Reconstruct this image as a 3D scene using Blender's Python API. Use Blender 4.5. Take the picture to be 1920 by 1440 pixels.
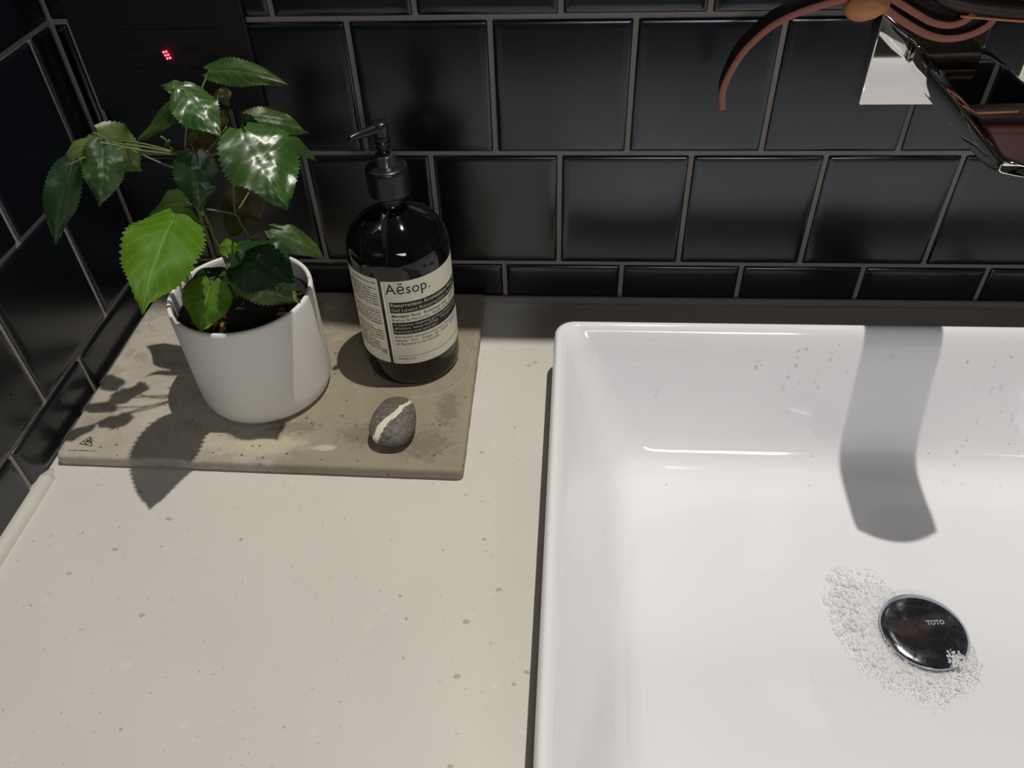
import bpy, bmesh, math, random
from mathutils import Vector, Matrix, noise
random.seed(7)
S = bpy.context.scene
for o in list(bpy.data.objects): bpy.data.objects.remove(o)

# ------------------------------------------------------------------ camera
CAM_C = (0.367877, -0.570500, 0.424645)
CAM_R = ((0.9977832, -0.0180716, 0.0640476), (0.0593359, 0.6773543, -0.7332601), (-0.0301317, 0.7354349, 0.6769251))
cd = bpy.data.cameras.new('camera'); cam = bpy.data.objects.new('camera', cd)
S.collection.objects.link(cam)
cd.sensor_fit = 'HORIZONTAL'; cd.sensor_width = 36.0; cd.lens = 36.0 * 1502.67 / 1920.0
cd.clip_start = 0.02; cd.clip_end = 20
cam.matrix_world = Matrix.Translation(CAM_C) @ Matrix(CAM_R).to_4x4()
S.camera = cam
# ------------------------------------------------------------------ world, lamps, exposure
w = bpy.data.worlds.new('night_room'); S.world = w; w.use_nodes = True
bg = w.node_tree.nodes['Background']; bg.inputs[0].default_value = (.8, .88, 1, 1); bg.inputs[1].default_value = 0.012
LIGHT = Vector((.60, -.110, 1.75))
ld = bpy.data.lights.new('downlight_beam', 'SPOT'); lo = bpy.data.objects.new('downlight_beam', ld)
ld.energy = 84; ld.color = (1.0, .95, .875); ld.spot_size = math.radians(92); ld.spot_blend = 1.0
ld.shadow_soft_size = .011
lo.location = LIGHT; S.collection.objects.link(lo)
_aim = Vector((.50, -.26, 0)) - LIGHT
lo.rotation_euler = _aim.to_track_quat('-Z', 'Y').to_euler()
fd = bpy.data.lights.new('front_fill_light', 'AREA'); fo_ = bpy.data.objects.new('front_fill_light', fd)   # added fill that brightens the bottle and pot fronts; no known fitting
fd.energy = 5.0; fd.color = (.97, .97, 1.0); fd.shape = 'RECTANGLE'; fd.size = .60; fd.size_y = .22
fo_.location = (.66, -1.455, .70); S.collection.objects.link(fo_)
fo_.rotation_euler = (Vector((.33, -.15, .05)) - fo_.location).to_track_quat('-Z', 'Y').to_euler()
S.view_settings.view_transform = 'Standard'
try: S.view_settings.look = 'None'
except Exception: pass
S.view_settings.gamma = 1.0; S.view_settings.use_curve_mapping = False
S.view_settings.exposure = 0.0
try: S.cycles.diffuse_bounces = 8; S.cycles.max_bounces = 16
except Exception: pass

# ------------------------------------------------------------------ helpers
COL = S.collection
def link(o, parent=None):
    COL.objects.link(o)
    if parent is not None: o.parent = parent
    return o
def tag(o, label=None, cat=None, group=None, kind=None):
    if label: o['label'] = label
    if cat: o['category'] = cat
    if group: o['group'] = group
    if kind: o['kind'] = kind
    return o
def empty(name, loc=(0, 0, 0), rz=0):
    o = bpy.data.objects.new(name, None); o.location = loc; o.rotation_euler = (0, 0, rz)
    o.empty_display_size = .01
    return link(o)
def mobj(name, me, mat, parent=None, smooth=True, world=True):
    o = bpy.data.objects.new(name, me)
    if mat and not me.materials: me.materials.append(mat)
    if smooth: me.polygons.foreach_set('use_smooth', [True] * len(me.polygons))
    link(o, parent)
    if parent is not None and world: o.matrix_parent_inverse = root_inv(parent)
    return o
def root_inv(p):
    return Matrix.Translation(-p.location) if p.type == 'EMPTY' else Matrix.Identity(4)
def from_bm(bm, name='m'):
    bmesh.ops.recalc_face_normals(bm, faces=bm.faces)
    me = bpy.data.meshes.new(name); bm.to_mesh(me); bm.free(); return me
def box_bm(x0, x1, y0, y1, z0, z1, bev=0, seg=2, bm=None):
    bm = bm or bmesh.new()
    t = bmesh.new()
    v = [t.verts.new((x, y, z)) for x in (x0, x1) for y in (y0, y1) for z in (z0, z1)]
    for f in ((0,1,3,2),(4,6,7,5),(0,4,5,1),(2,3,7,6),(0,2,6,4),(1,5,7,3)): t.faces.new([v[i] for i in f])
    if bev: bmesh.ops.bevel(t, geom=list(t.edges), offset=bev, segments=seg, profile=.5, affect='EDGES')
    bmesh.ops.recalc_face_normals(t, faces=t.faces)
    m = bpy.data.meshes.new('t'); t.to_mesh(m); t.free(); bm.from_mesh(m); bpy.data.meshes.remove(m)
    return bm
def lathe(prof, n=64, center=(0, 0), caps=True, wob=None):
    bm = bmesh.new(); rings = []
    for k, (r, z) in enumerate(prof):
        if r < 1e-6: rings.append([bm.verts.new((center[0], center[1], z))]); continue
        rings.append([bm.verts.new((center[0] + (r + (wob(i, k) if wob else 0)) * math.cos(2*math.pi*i/n), center[1] + (r + (wob(i, k) if wob else 0)) * math.sin(2*math.pi*i/n), z)) for i in range(n)])
    for a, b in zip(rings, rings[1:]):
        for i in range(n):
            j = (i + 1) % n
            if len(a) == 1 and len(b) == 1: continue
            if len(a) == 1: bm.faces.new((a[0], b[i], b[j]))
            elif len(b) == 1: bm.faces.new((a[i], a[j], b[0]))
            else: bm.faces.new((a[i], a[j], b[j], b[i]))
    return bm
def tube_bm(pts, radii, n=8, bm=None, sub=4, flat=None):
    """smooth tube through pts; flat=(w,h,upvec) gives a flat strap"""
    bm = bm or bmesh.new()
    P = [Vector(p) for p in pts]
    if isinstance(radii, (int, float)): radii = [radii] * len(P)
    Q = []; Rr = []
    for i in range(len(P) - 1):
        p0 = P[max(i-1, 0)]; p1 = P[i]; p2 = P[i+1]; p3 = P[min(i+2, len(P)-1)]
        for s in range(sub):
            t = s / sub
            Q.append(.5*((2*p1) + (-p0+p2)*t + (2*p0-5*p1+4*p2-p3)*t*t + (-p0+3*p1-3*p2+p3)*t**3))
            Rr.append(radii[i]*(1-t) + radii[i+1]*t)
    Q.append(P[-1]); Rr.append(radii[-1])
    rings = []; up = Vector((0, 0, 1))
    for i, q in enumerate(Q):
        d = (Q[min(i+1, len(Q)-1)] - Q[max(i-1, 0)]).normalized()
        if flat:
            s_ = Vector(flat[2]).normalized(); nrm = d.cross(s_).normalized()
            wv, hv = flat[0]/2, flat[1]/2
            k = Rr[i]
            b = .18
            sh = [(-1, -1+b), (-1+b*.4, -1), (1-b*.4, -1), (1, -1+b), (1, 1-b), (1-b*.4, 1), (-1+b*.4, 1), (-1, 1-b)]
            rings.append([bm.verts.new(q + s_*(wv*k*a) + nrm*(hv*c)) for a, c in sh])
        else:
            a = d.cross(up)
            if a.length < .1: a = d.cross(Vector((1, 0, 0)))
            a.normalize(); b = d.cross(a).normalized(); up = b.cross(d) if False else up
            rings.append([bm.verts.new(q + (a*math.cos(2*math.pi*k/n) + b*math.sin(2*math.pi*k/n))*Rr[i]) for k in range(n)])
    for a, b in zip(rings, rings[1:]):
        m = len(a)
        for i in range(m): bm.faces.new((a[i], a[(i+1) % m], b[(i+1) % m], b[i]))
    bm.faces.new(rings[0][::-1]); bm.faces.new(rings[-1])
    return bm

# ------------------------------------------------------------------ materials
class NT:
    def __init__(s, name):
        s.m = bpy.data.materials.new(name); s.m.use_nodes = True; s.t = s.m.node_tree; s.b = s.t.nodes['Principled BSDF']
        s.out = s.t.nodes['Material Output']
    def n(s, ty, **k):
        o = s.t.nodes.new('ShaderNode' + ty)
        for a, v in k.items(): setattr(o, a, v)
        return o
    def l(s, a, b): s.t.links.new(a, b)
    def coord(s, scale=None, out='Object'):
        c = s.n('TexCoord'); 
        if scale is None: return c.outputs[out]
        m = s.n('Mapping'); m.inputs['Scale'].default_value = scale if hasattr(scale, '__len__') else (scale,)*3
        s.l(c.outputs[out], m.inputs[0]); return m.outputs[0]
    def noise(s, sc, det=4, vec=None, rough=.5):
        o = s.n('TexNoise'); o.inputs['Scale'].default_value = sc; o.inputs['Detail'].default_value = det; o.inputs['Roughness'].default_value = rough
        if vec is not None: s.l(vec, o.inputs['Vector'])
        return o.outputs[0]
    def ramp(s, inp, stops):
        o = s.n('ValToRGB'); e = o.color_ramp.elements
        while len(e) < len(stops): e.new(.5)
        for el, (p, c) in zip(e, stops):
            el.position = p; el.color = (c[0], c[1], c[2], 1) if hasattr(c, '__len__') else (c, c, c, 1)
        s.l(inp, o.inputs[0]); return o.outputs[0]
    def mix(s, f, a, b, mode='MIX'):
        o = s.n('Mix', data_type='RGBA', blend_type=mode)
        for i, v in ((0, f), (6, a), (7, b)):
            if hasattr(v, 'links') or hasattr(v, 'is_linked'): s.l(v, o.inputs[i])
            elif i == 0: o.inputs[0].default_value = v
            else: o.inputs[i].default_value = (*v, 1)
        return o.outputs[2]
    def math(s, op, a, b=0.0, c=0.0):
        o = s.n('Math', operation=op)
        for i, v in enumerate((a, b, c)):
            if hasattr(v, 'is_linked'): s.l(v, o.inputs[i])
            else: o.inputs[i].default_value = v
        return o.outputs[0]
    def bump(s, h, st=.3, dist=.001):
        o = s.n('Bump'); o.inputs['Strength'].default_value = st; o.inputs['Distance'].default_value = dist
        s.l(h, o.inputs['Height']); s.l(o.outputs[0], s.b.inputs['Normal'])
    def set(s, col=None, rough=None, metal=None, spec=None, **k):
        I = s.b.inputs
        if col is not None:
            if hasattr(col, 'is_linked'): s.l(col, I['Base Color'])
            else: I['Base Color'].default_value = (*col, 1)
        if rough is not None:
            if hasattr(rough, 'is_linked'): s.l(rough, I['Roughness'])
            else: I['Roughness'].default_value = rough
        if metal is not None: I['Metallic'].default_value = metal
        if spec is not None: I['Specular IOR Level'].default_value = spec
        for a, v in k.items(): I[a.replace('_', ' ')].default_value = v
        return s.m
def simple(name, col, rough=.5, metal=0, spec=.5, var=.06, sc=80, bump=0, **k):
    N = NT(name); v = N.coord()
    nz = N.noise(sc, 3, v)
    a = tuple(c*(1-var) for c in col); b = tuple(min(1, c*(1+var)) for c in col)
    m = N.set(N.mix(nz, a, b), rough, metal, spec, **k)
    if bump: N.bump(nz, bump, .0005)
    return m
M = {}
# satin black glazed tile with pinholes
N = NT('satin_black_tile'); v = N.coord(); nz = N.noise(25, 3, v)
geo = N.n('NewGeometry')
vor = N.n('TexVoronoi'); vor.inputs['Scale'].default_value = 55; N.l(geo.outputs['Position'], vor.inputs['Vector'])
gs = N.n('SeparateColor'); N.l(vor.outputs['Color'], gs.inputs[0])
pin = N.math('MULTIPLY', N.math('LESS_THAN', vor.outputs['Distance'], .045), N.math('LESS_THAN', gs.outputs[0], .16))
N.set(N.mix(N.noise(6, 2, geo.outputs['Position']), (.0030, .0042, .0075), (.005, .006, .009)), N.ramp(nz, [(0, .225), (1, .26)]), 0, .95, Specular_Tint=(.86, .93, 1.0, 1)); N.l(N.math('SUBTRACT', .95, N.math('MULTIPLY', pin, .93)), N.b.inputs['Specular IOR Level'])
N.bump(N.math('ADD', N.math('MULTIPLY', N.noise(900, 2, v), .5), N.math('MULTIPLY', N.noise(12, 1, v), 1.2)), .10, .0005)
M['tile'] = N.m
M['grout'] = simple('grey_grout', (.28, .255, .235), .9, bump=.4, sc=400, var=.15)
M['caulk'] = simple('pale_silicone', (.62, .6, .54), .4)
# worktop: warm white with chips
N = NT('speckled_worktop'); v = N.coord()
def chips(sc, thr, vec):
    vo = N.n('TexVoronoi'); vo.inputs['Scale'].default_value = sc; vo.inputs['Randomness'].default_value = 1
    N.l(vec, vo.inputs['Vector'])
    sp = N.n('SeparateColor'); N.l(vo.outputs['Color'], sp.inputs[0])
    size = N.math('MULTIPLY', sp.outputs[0], thr)
    d = N.math('LESS_THAN', vo.outputs['Distance'], size)
    gate = N.math('GREATER_THAN', sp.outputs[1], .45)
    return N.math('MULTIPLY', d, gate), sp.outputs[2]
c = N.n('TexCoord'); mp = N.n('Mapping'); mp.inputs['Scale'].default_value = (1, 1.5, 1); mp.inputs['Rotation'].default_value = (0, 0, .6)
N.l(c.outputs['Object'], mp.inputs[0])
wv = N.n('Mix', data_type='VECTOR'); wv.inputs[0].default_value = .006
nn = N.n('TexNoise'); nn.inputs['Scale'].default_value = 220; N.l(c.outputs['Object'], nn.inputs['Vector'])
N.l(mp.outputs[0], wv.inputs[4]); N.l(nn.outputs['Color'], wv.inputs[5])
m1, r1 = chips(70, .16, wv.outputs[1]); m2, r2 = chips(150, .17, wv.outputs[1]); m3, r3 = chips(45, .16, wv.outputs[1])
base = N.mix(N.noise(14, 4, v), (.64, .615, .56), (.71, .685, .63))
base = N.mix(N.math('MULTIPLY', m3, .35), base, (.80, .78, .72))
base = N.mix(N.math('MULTIPLY', m1, .55), base, (.25, .24, .19))
base = N.mix(N.math('MULTIPLY', m2, .4), base, (.30, .28, .23))
N.set(base, .38, 0, .35)
M['worktop'] = N.m
N = NT('glazed_ceramic'); N.set((.875, .875, .895), .09, 0, .5); N.b.inputs['Coat Weight'].default_value = .4; N.b.inputs['Coat Roughness'].default_value = .04
N.bump(N.noise(40, 2, N.coord()), .03, .001)
M['ceramic'] = N.m
# concrete slab
N = NT('worn_concrete'); v = N.coord()
big = N.noise(16, 6, v, .65); mid = N.noise(60, 5, v, .7); fine = N.noise(900, 3, v)
col = N.mix(N.ramp(big, [(.35, 0), (.65, 1)]), (.43, .385, .31), (.53, .485, .40))
col = N.mix(N.math('MULTIPLY', N.ramp(mid, [(.5, 0), (.62, 1)]), .35), col, (.20, .175, .14))
sx = N.n('SeparateXYZ'); N.l(v, sx.inputs[0])
def patch(cx, cy, rx, ry, jit=.9, nsc=70):
    dx = N.math('DIVIDE', N.math('SUBTRACT', sx.outputs[0], cx), rx); dy = N.math('DIVIDE', N.math('SUBTRACT', sx.outputs[1], cy), ry)
    d = N.math('SQRT', N.math('ADD', N.math('MULTIPLY', dx, dx), N.math('MULTIPLY', dy, dy)))
    d = N.math('ADD', d, N.math('MULTIPLY', N.math('SUBTRACT', N.noise(nsc, 6, v, .75), .5), jit*2))
    return N.ramp(d, [(.55, 1), (1.0, 0)])
# darker worn right half with a paler ragged border, purple-brown mottles by the pebble
right = N.ramp(N.math('ADD', sx.outputs[0], N.math('MULTIPLY', N.math('SUBTRACT', N.noise(45, 6, v, .7), .5), .10)), [(.150, 0), (.185, 1)])
col = N.mix(N.math('MULTIPLY', right, .75), col, (.27, .23, .155))
col = N.mix(N.math('MULTIPLY', patch(.155, -.190, .035, .010), .8), col, (.55, .50, .36))
col = N.mix(N.math('MULTIPLY', patch(.200, -.192, .012, .004), .8), col, (.58, .53, .42))
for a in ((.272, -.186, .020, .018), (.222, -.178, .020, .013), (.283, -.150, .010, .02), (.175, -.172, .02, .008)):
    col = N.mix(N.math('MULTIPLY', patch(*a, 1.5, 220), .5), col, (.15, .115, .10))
# pale ring left by a wet bottle
dx = N.math('SUBTRACT', sx.outputs[0], .2555); dy = N.math('SUBTRACT', sx.outputs[1], -.0985)
d = N.math('SQRT', N.math('ADD', N.math('MULTIPLY', dx, dx), N.math('MULTIPLY', dy, dy)))
ring = N.math('LESS_THAN', N.math('ABSOLUTE', N.math('SUBTRACT', d, .0395)), .0006)
col = N.mix(N.math('MULTIPLY', ring, .35), col, (.45, .40, .31))
vo = N.n('TexVoronoi'); vo.inputs['Scale'].default_value = 190; N.l(v, vo.inputs['Vector'])
sp = N.n('SeparateColor'); N.l(vo.outputs['Color'], sp.inputs[0])
pit = N.math('LESS_THAN', vo.outputs['Distance'], N.math('MULTIPLY', N.math('POWER', sp.outputs[0], 3), .22))
col = N.mix(N.math('MULTIPLY', pit, .7), col, (.06, .05, .035))
N.set(col, .85, 0, .3); N.bump(N.math('SUBTRACT', N.math('ADD', fine, N.math('MULTIPLY', mid, 1.5)), N.math('MULTIPLY', pit, 3.)), .6, .0005)
M['concrete'] = N.m
M['pot'] = simple('matt_white_pot', (.86, .84, .785), .42, var=.03)
M['soil'] = simple('dark_soil', (.012, .009, .007), .95, var=.6, sc=300, bump=1)
M['chip'] = simple('orange_bark', (.32, .085, .025), .8, var=.5, sc=300)
def leafmat(name, col, vein, rough, trans, spec=.5, under=None):
    N = NT(name)
    uv = N.n('UVMap'); s_ = N.n('SeparateXYZ'); N.l(uv.outputs[0], s_.inputs[0])
    V = N.math('ABSOLUTE', N.math('SUBTRACT', s_.outputs[1], .5))     # 0 at midrib .. .5 edge
    mid = N.math('LESS_THAN', V, .016)
    lat = N.math('FRACT', N.math('MULTIPLY', N.math('SUBTRACT', s_.outputs[0], N.math('MULTIPLY', V, .55)), 7.0))
    lat = N.math('LESS_THAN', N.math('ABSOLUTE', N.math('SUBTRACT', lat, .5)), .055)
    ve = N.math('MAXIMUM', mid, N.math('MULTIPLY', lat, .45))
    v = N.coord()
    c = N.mix(N.noise(90, 4, v), tuple(x*.75 for x in col), tuple(x*1.2 for x in col))
    c = N.mix(N.math('MULTIPLY', ve, .6), c, vein)
    N.set(c, rough, 0, spec)
    if under: 
        g = N.n('NewGeometry'); c2 = N.mix(g.outputs['Backfacing'], c, under); N.l(c2, N.b.inputs['Base Color']); c = c2
    N.bump(N.math('ADD', N.noise(120, 2, v), N.math('MULTIPLY', ve, -1.0)), .25, .0007)
    tr = N.n('BsdfTranslucent'); N.l(c, tr.inputs[0]); mx = N.n('MixShader'); mx.inputs[0].default_value = trans
    N.l(N.b.outputs[0], mx.inputs[1]); N.l(tr.outputs[0], mx.inputs[2]); N.l(mx.outputs[0], N.out.inputs[0])
    return N.m
M['leaf_bright'] = leafmat('fresh_green_leaf', (.10, .225, .014), (.22, .36, .06), .55, .28, .25)
M['leaf_mid'] = leafmat('green_leaf', (.045, .10, .018), (.12, .19, .05), .42, .28)
M['leaf_dark'] = leafmat('deep_green_leaf', (.02, .065, .018), (.05, .11, .03), .36, .2)
M['leaf_glossy'] = leafmat('glossy_green_leaf', (.035, .10, .015), (.10, .20, .05), .36, .12, 1.0)
M['leaf_pale'] = leafmat('pale_green_leaf', (.13, .19, .05), (.22, .28, .10), .4, .3)
M['leaf_brown'] = leafmat('reddish_young_leaf', (.06, .055, .015), (.10, .08, .03), .4, .25)
M['stem'] = simple('green_stem', (.12, .16, .045), .5)
# bottle
N = NT('dark_amber_glass'); N.set((.006, .005, .006), .05, 0, .5, Transmission_Weight=.30, IOR=1.5); M['glass'] = N.m
M['blackplastic'] = simple('black_plastic', (.010, .010, .011), .30)
M['capring'] = simple('dark_grey_ring', (.035, .035, .038), .2)
M['label'] = simple('cream_label', (.88, .84, .68), .55, var=.02)
M['ink'] = simple('black_ink', (.012, .012, .014), .5)
M['print'] = simple('cream_print', (.70, .66, .52), .55)
M['inkgrey'] = simple('grey_ink', (.11, .105, .08), .6)
M['chrome'] = simple('polished_chrome', (.92, .91, .89), .035, 1, var=.01)
N = NT('water_spotted_chrome'); v = N.coord(); sm = N.ramp(N.noise(70, 5, v, .7), [(.5, 0), (.75, 1)])
N.set((.55, .58, .66), .10, .97); N.l(N.math('SUBTRACT', .975, N.math('MULTIPLY', sm, .05)), N.b.inputs['Metallic']); N.l(N.math('ADD', .07, N.math('MULTIPLY', sm, .15)), N.b.inputs['Roughness']); M['chromedull'] = N.m
M['leather'] = simple('brown_leather_edge', (.34, .125, .085), .6, var=.2, sc=500, bump=.4)
M['leatherface'] = simple('dark_brown_leather', (.030, .013, .011), .5, var=.3, sc=300, bump=.3)
M['leatherpouch'] = simple('reddish_leather', (.12, .038, .026), .5, var=.2, sc=120, bump=.4)
M['leathertan'] = simple('tan_leather', (.60, .24, .10), .5, var=.15, sc=200)
M['outlet'] = simple('matt_black_plate', (.008, .0085, .009), .55)
M['outletdark'] = simple('socket_recess', (.004, .004, .004), .8)
N = NT('red_led'); N.set((.8, .02, .02), .4); N.b.inputs['Emission Color'].default_value = (1, .03, .05, 1); N.b.inputs['Emission Strength'].default_value = 14; M['led'] = N.m
N = NT('water'); N.set((.95, .97, 1), .02, 0, .5, Transmission_Weight=1.0, IOR=1.33); M['water'] = N.m
N = NT('soap_bubble_film'); N.set((1, 1, 1), .06, 0, 1.0, Alpha=.5); M['foam'] = N.m
N = NT('foam_base'); N.set((.97, .97, 1.0), .3, 0, .5, Alpha=.35); N.bump(N.noise(900, 3, N.coord()), 1, .0008); M['foambase'] = N.m
M['black'] = simple('black_lacquer', (.01, .01, .01), .4)
M['room'] = simple('dim_paint', (.10, .10, .10), .8)
M['mirror'] = simple('mirror_glass', (.6, .6, .6), .01, 1, var=0)
M['engrave'] = simple('etched_grey', (.45, .46, .50), .5)
# pebble
N = NT('banded_grey_pebble'); v = N.coord(); sx = N.n('SeparateXYZ'); N.l(v, sx.inputs[0])
col = N.mix(N.ramp(N.noise(520, 5, v, .9), [(.38, 0), (.62, 1)]), (.022, .017, .015), (.27, .245, .21))
col = N.mix(N.math('MULTIPLY', N.ramp(N.noise(110, 3, v), [(.4, 0), (.7, 1)]), .6), col, (.13, .12, .10))
# olive smooth patch at the rear end
px = N.math('DIVIDE', N.math('SUBTRACT', sx.outputs[0], -.001), .0088); py = N.math('DIVIDE', N.math('SUBTRACT', sx.outputs[1], .0165), .0105)
d = N.math('ADD', N.math('ADD', N.math('MULTIPLY', px, px), N.math('MULTIPLY', py, py)), N.math('MULTIPLY', N.noise(300, 3, v), .25))
col = N.mix(N.ramp(d, [(.95, 1), (1.05, 0)]), col, (.125, .112, .078))
wob = N.math('MULTIPLY', N.math('SUBTRACT', N.noise(170, 5, v), .5), .0060)
kink = N.math('MULTIPLY', N.math('MAXIMUM', sx.outputs[1], 0), .17)
xx = N.math('SUBTRACT', N.math('ADD', N.math('ADD', sx.outputs[0], wob), kink), N.math('ADD', N.math('MULTIPLY', sx.outputs[1], .56), .0028))
wd = N.math('MULTIPLY', N.math('SUBTRACT', .020, sx.outputs[1]), .12)
wd = N.math('MINIMUM', N.math('MAXIMUM', wd, .0013), .0028)
band = N.math('LESS_THAN', N.math('ABSOLUTE', xx), wd)
col = N.mix(band, col, (.72, .66, .52))
N.set(col, .6, 0, .4); N.bump(N.noise(900, 3, v), .3, .0003); M['pebble'] = N.m
LEAVES = [
    ('A', (0.1347, -0.162, 0.1807), (0.1353, -0.232, 0.1607), 0.0429, (0.31, -0.58, 0.76), 0.1, 'bright', (0.1383, -0.135, 0.1557), (0.1402, -0.158, 0.1735)) ,
    ('B', (0.1132, -0.105, 0.1557), (0.0628, -0.085, 0.1245), 0.0313, (0.26, -0.45, 0.85), 0.15, 'mid', (0.1347, -0.128, 0.1565), (0.1237, -0.115, 0.1567)) ,
    ('C', (0.1523, -0.15, 0.2138), (0.1492, -0.16, 0.181), 0.0245, (0.42, -0.8, 0.44), 0.08, 'dark', (0.1443, -0.138, 0.2166), (0.1485, -0.144, 0.2168)) ,
    ('D', (0.1847, -0.15, 0.2284), (0.2104, -0.178, 0.194), 0.0429, (0.36, -0.48, 0.8), 0.05, 'glossy', (0.1529, -0.125, 0.1588), (0.1652, -0.135, 0.1951)) ,
    ('E', (0.1608, -0.12, 0.2496), (0.2076, -0.125, 0.2439), 0.0159, (0.3, -0.73, 0.62), 0.18, 'mid', (0.1451, -0.13, 0.2283), (0.1535, -0.127, 0.2382)) ,
    ('F', (0.1505, -0.13, 0.2426), (0.1342, -0.13, 0.2458), 0.0104, (0.28, -0.55, 0.79), 0.2, 'mid', (0.1451, -0.13, 0.2283), (0.1479, -0.13, 0.2363)) ,
    ('G', (0.1494, -0.135, 0.2453), (0.1729, -0.155, 0.2266), 0.0253, (0.34, -0.5, 0.79), 0.1, 'glossy', (0.1451, -0.13, 0.2283), (0.1467, -0.132, 0.2372)) ,
    ('H', (0.1381, -0.12, 0.2334), (0.1005, -0.12, 0.2058), 0.0116, (0.35, -0.64, 0.68), -0.18, 'mid', (0.1444, -0.132, 0.226), (0.1412, -0.125, 0.231)) ,
    ('I', (0.1602, -0.11, 0.2349), (0.1625, -0.11, 0.2243), 0.0096, (0.38, -0.85, 0.36), 0.1, 'brown', (0.1574, -0.12, 0.2238), (0.1575, -0.112, 0.2302)) ,
    ('J', (0.1754, -0.12, 0.2214), (0.2084, -0.11, 0.2072), 0.0169, (0.24, -0.62, 0.74), 0.16, 'mid', (0.1529, -0.125, 0.2023), (0.1652, -0.12, 0.2103)) ,
    ('K', (0.1923, -0.12, 0.2126), (0.2095, -0.11, 0.1886), 0.0099, (0.24, -0.66, 0.71), 0.14, 'mid', (0.1529, -0.125, 0.2023), (0.1756, -0.12, 0.212)) ,
    ('L', (0.1595, -0.115, 0.2138), (0.1243, -0.11, 0.193), 0.0206, (0.41, -0.82, 0.4), 0.1, 'brown', (0.1438, -0.13, 0.1995), (0.1504, -0.12, 0.2051)) ,
    ('M', (0.0929, -0.142, 0.2219), (0.1062, -0.132, 0.1927), 0.0282, (0.38, -0.61, 0.7), 0.16, 'pale', (0.1371, -0.137, 0.1947), (0.1225, -0.138, 0.2019)) ,
    ('N', (0.1043, -0.158, 0.2243), (0.0958, -0.172, 0.1914), 0.0221, (0.43, -0.65, 0.63), 0.1, 'glossy', (0.139, -0.138, 0.2067), (0.1223, -0.15, 0.2155)) ,
    ('O', (0.0985, -0.15, 0.2204), (0.0649, -0.15, 0.2036), 0.0132, (0.34, -0.49, 0.8), 0.2, 'pale', (0.139, -0.138, 0.2067), (0.1214, -0.148, 0.2171)) ,
    ('P', (0.0869, -0.168, 0.2163), (0.0671, -0.184, 0.1726), 0.0185, (0.66, -0.65, 0.38), 0.04, 'dark', (0.139, -0.138, 0.2067), (0.1084, -0.155, 0.2196)) ,
    ('Q', (0.157, -0.105, 0.163), (0.1311, -0.1, 0.1251), 0.027, (0.38, -0.79, 0.48), 0.05, 'brown', (0.1529, -0.125, 0.1588), (0.1542, -0.115, 0.1596)) ,
    ('R', (0.147, -0.135, 0.1346), (0.1441, -0.128, 0.1441), 0.0134, (0.23, -0.45, 0.87), 0.1, 'bright', (0.1406, -0.13, 0.1214), (0.1443, -0.133, 0.1286)) ,
    ('S', (0.1559, -0.142, 0.1422), (0.1968, -0.162, 0.1275), 0.0405, (0.23, -0.51, 0.83), 0.2, 'dark', (0.1388, -0.13, 0.1214), (0.1473, -0.136, 0.1307)) ,
    ('T', (0.1761, -0.128, 0.1488), (0.2069, -0.125, 0.1243), 0.0177, (0.2, -0.49, 0.85), 0.12, 'mid', (0.157, -0.125, 0.1407), (0.1668, -0.126, 0.1451)) ,
    ('U', (0.141, -0.16, 0.1304), (0.1335, -0.18, 0.1042), 0.0296, (0.32, -0.56, 0.77), 0.08, 'bright', (0.138, -0.132, 0.1162), (0.1401, -0.147, 0.1254)) ,
    ('V', (0.1434, -0.135, 0.1227), (0.1488, -0.15, 0.1086), 0.0157, (0.39, -0.75, 0.54), 0.08, 'dark', (0.1387, -0.13, 0.117), (0.141, -0.132, 0.1202)) ,
    ('W', (0.1328, -0.125, 0.1126), (0.1067, -0.14, 0.1083), 0.0168, (0.24, -0.42, 0.87), 0.1, 'dark', (0.1375, -0.13, 0.1126), (0.1357, -0.128, 0.1139)) ,
    ('X', (0.0898, -0.13, 0.2128), (0.0662, -0.12, 0.2059), 0.0163, (0.28, -0.43, 0.86), 0.2, 'mid', (0.139, -0.138, 0.2067), (0.118, -0.14, 0.2149)) ,
    ('Z', (0.1558, -0.148, 0.1372), (0.1962, -0.16, 0.1142), 0.0318, (0.26, -0.57, 0.78), 0.1, 'pale', (0.1388, -0.13, 0.1214), (0.1503, -0.14, 0.1317)) ,
]
STEM = [(0.1343, -0.127, 0.0923), (0.1398, -0.128, 0.1112), (0.1383, -0.128, 0.1286), (0.1358, -0.128, 0.1453), (0.1356, -0.13, 0.1605), (0.1358, -0.131, 0.1708), (0.1387, -0.135, 0.1879), (0.1396, -0.138, 0.2036), (0.1414, -0.137, 0.2134), (0.1451, -0.13, 0.2283)]
STEM2 = [(0.1398, -0.128, 0.1112), (0.1459, -0.127, 0.1237), (0.157, -0.125, 0.1407), (0.1552, -0.125, 0.1516), (0.1529, -0.125, 0.1588), (0.1371, -0.13, 0.1656)]
STEM3 = [(0.1358, -0.131, 0.1708), (0.1413, -0.13, 0.1833), (0.1437, -0.13, 0.196), (0.1529, -0.125, 0.2023), (0.1564, -0.12, 0.212), (0.1574, -0.12, 0.2238)]
SPROUT = [(0.1354, -0.138, 0.2078), (0.1319, -0.138, 0.2122), (0.1307, -0.138, 0.2166), (0.1285, -0.138, 0.2186)]
SPROUT2 = [(0.1358, -0.138, 0.2071), (0.1302, -0.138, 0.2091), (0.1299, -0.138, 0.2132), (0.1332, -0.138, 0.2162)]
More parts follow.
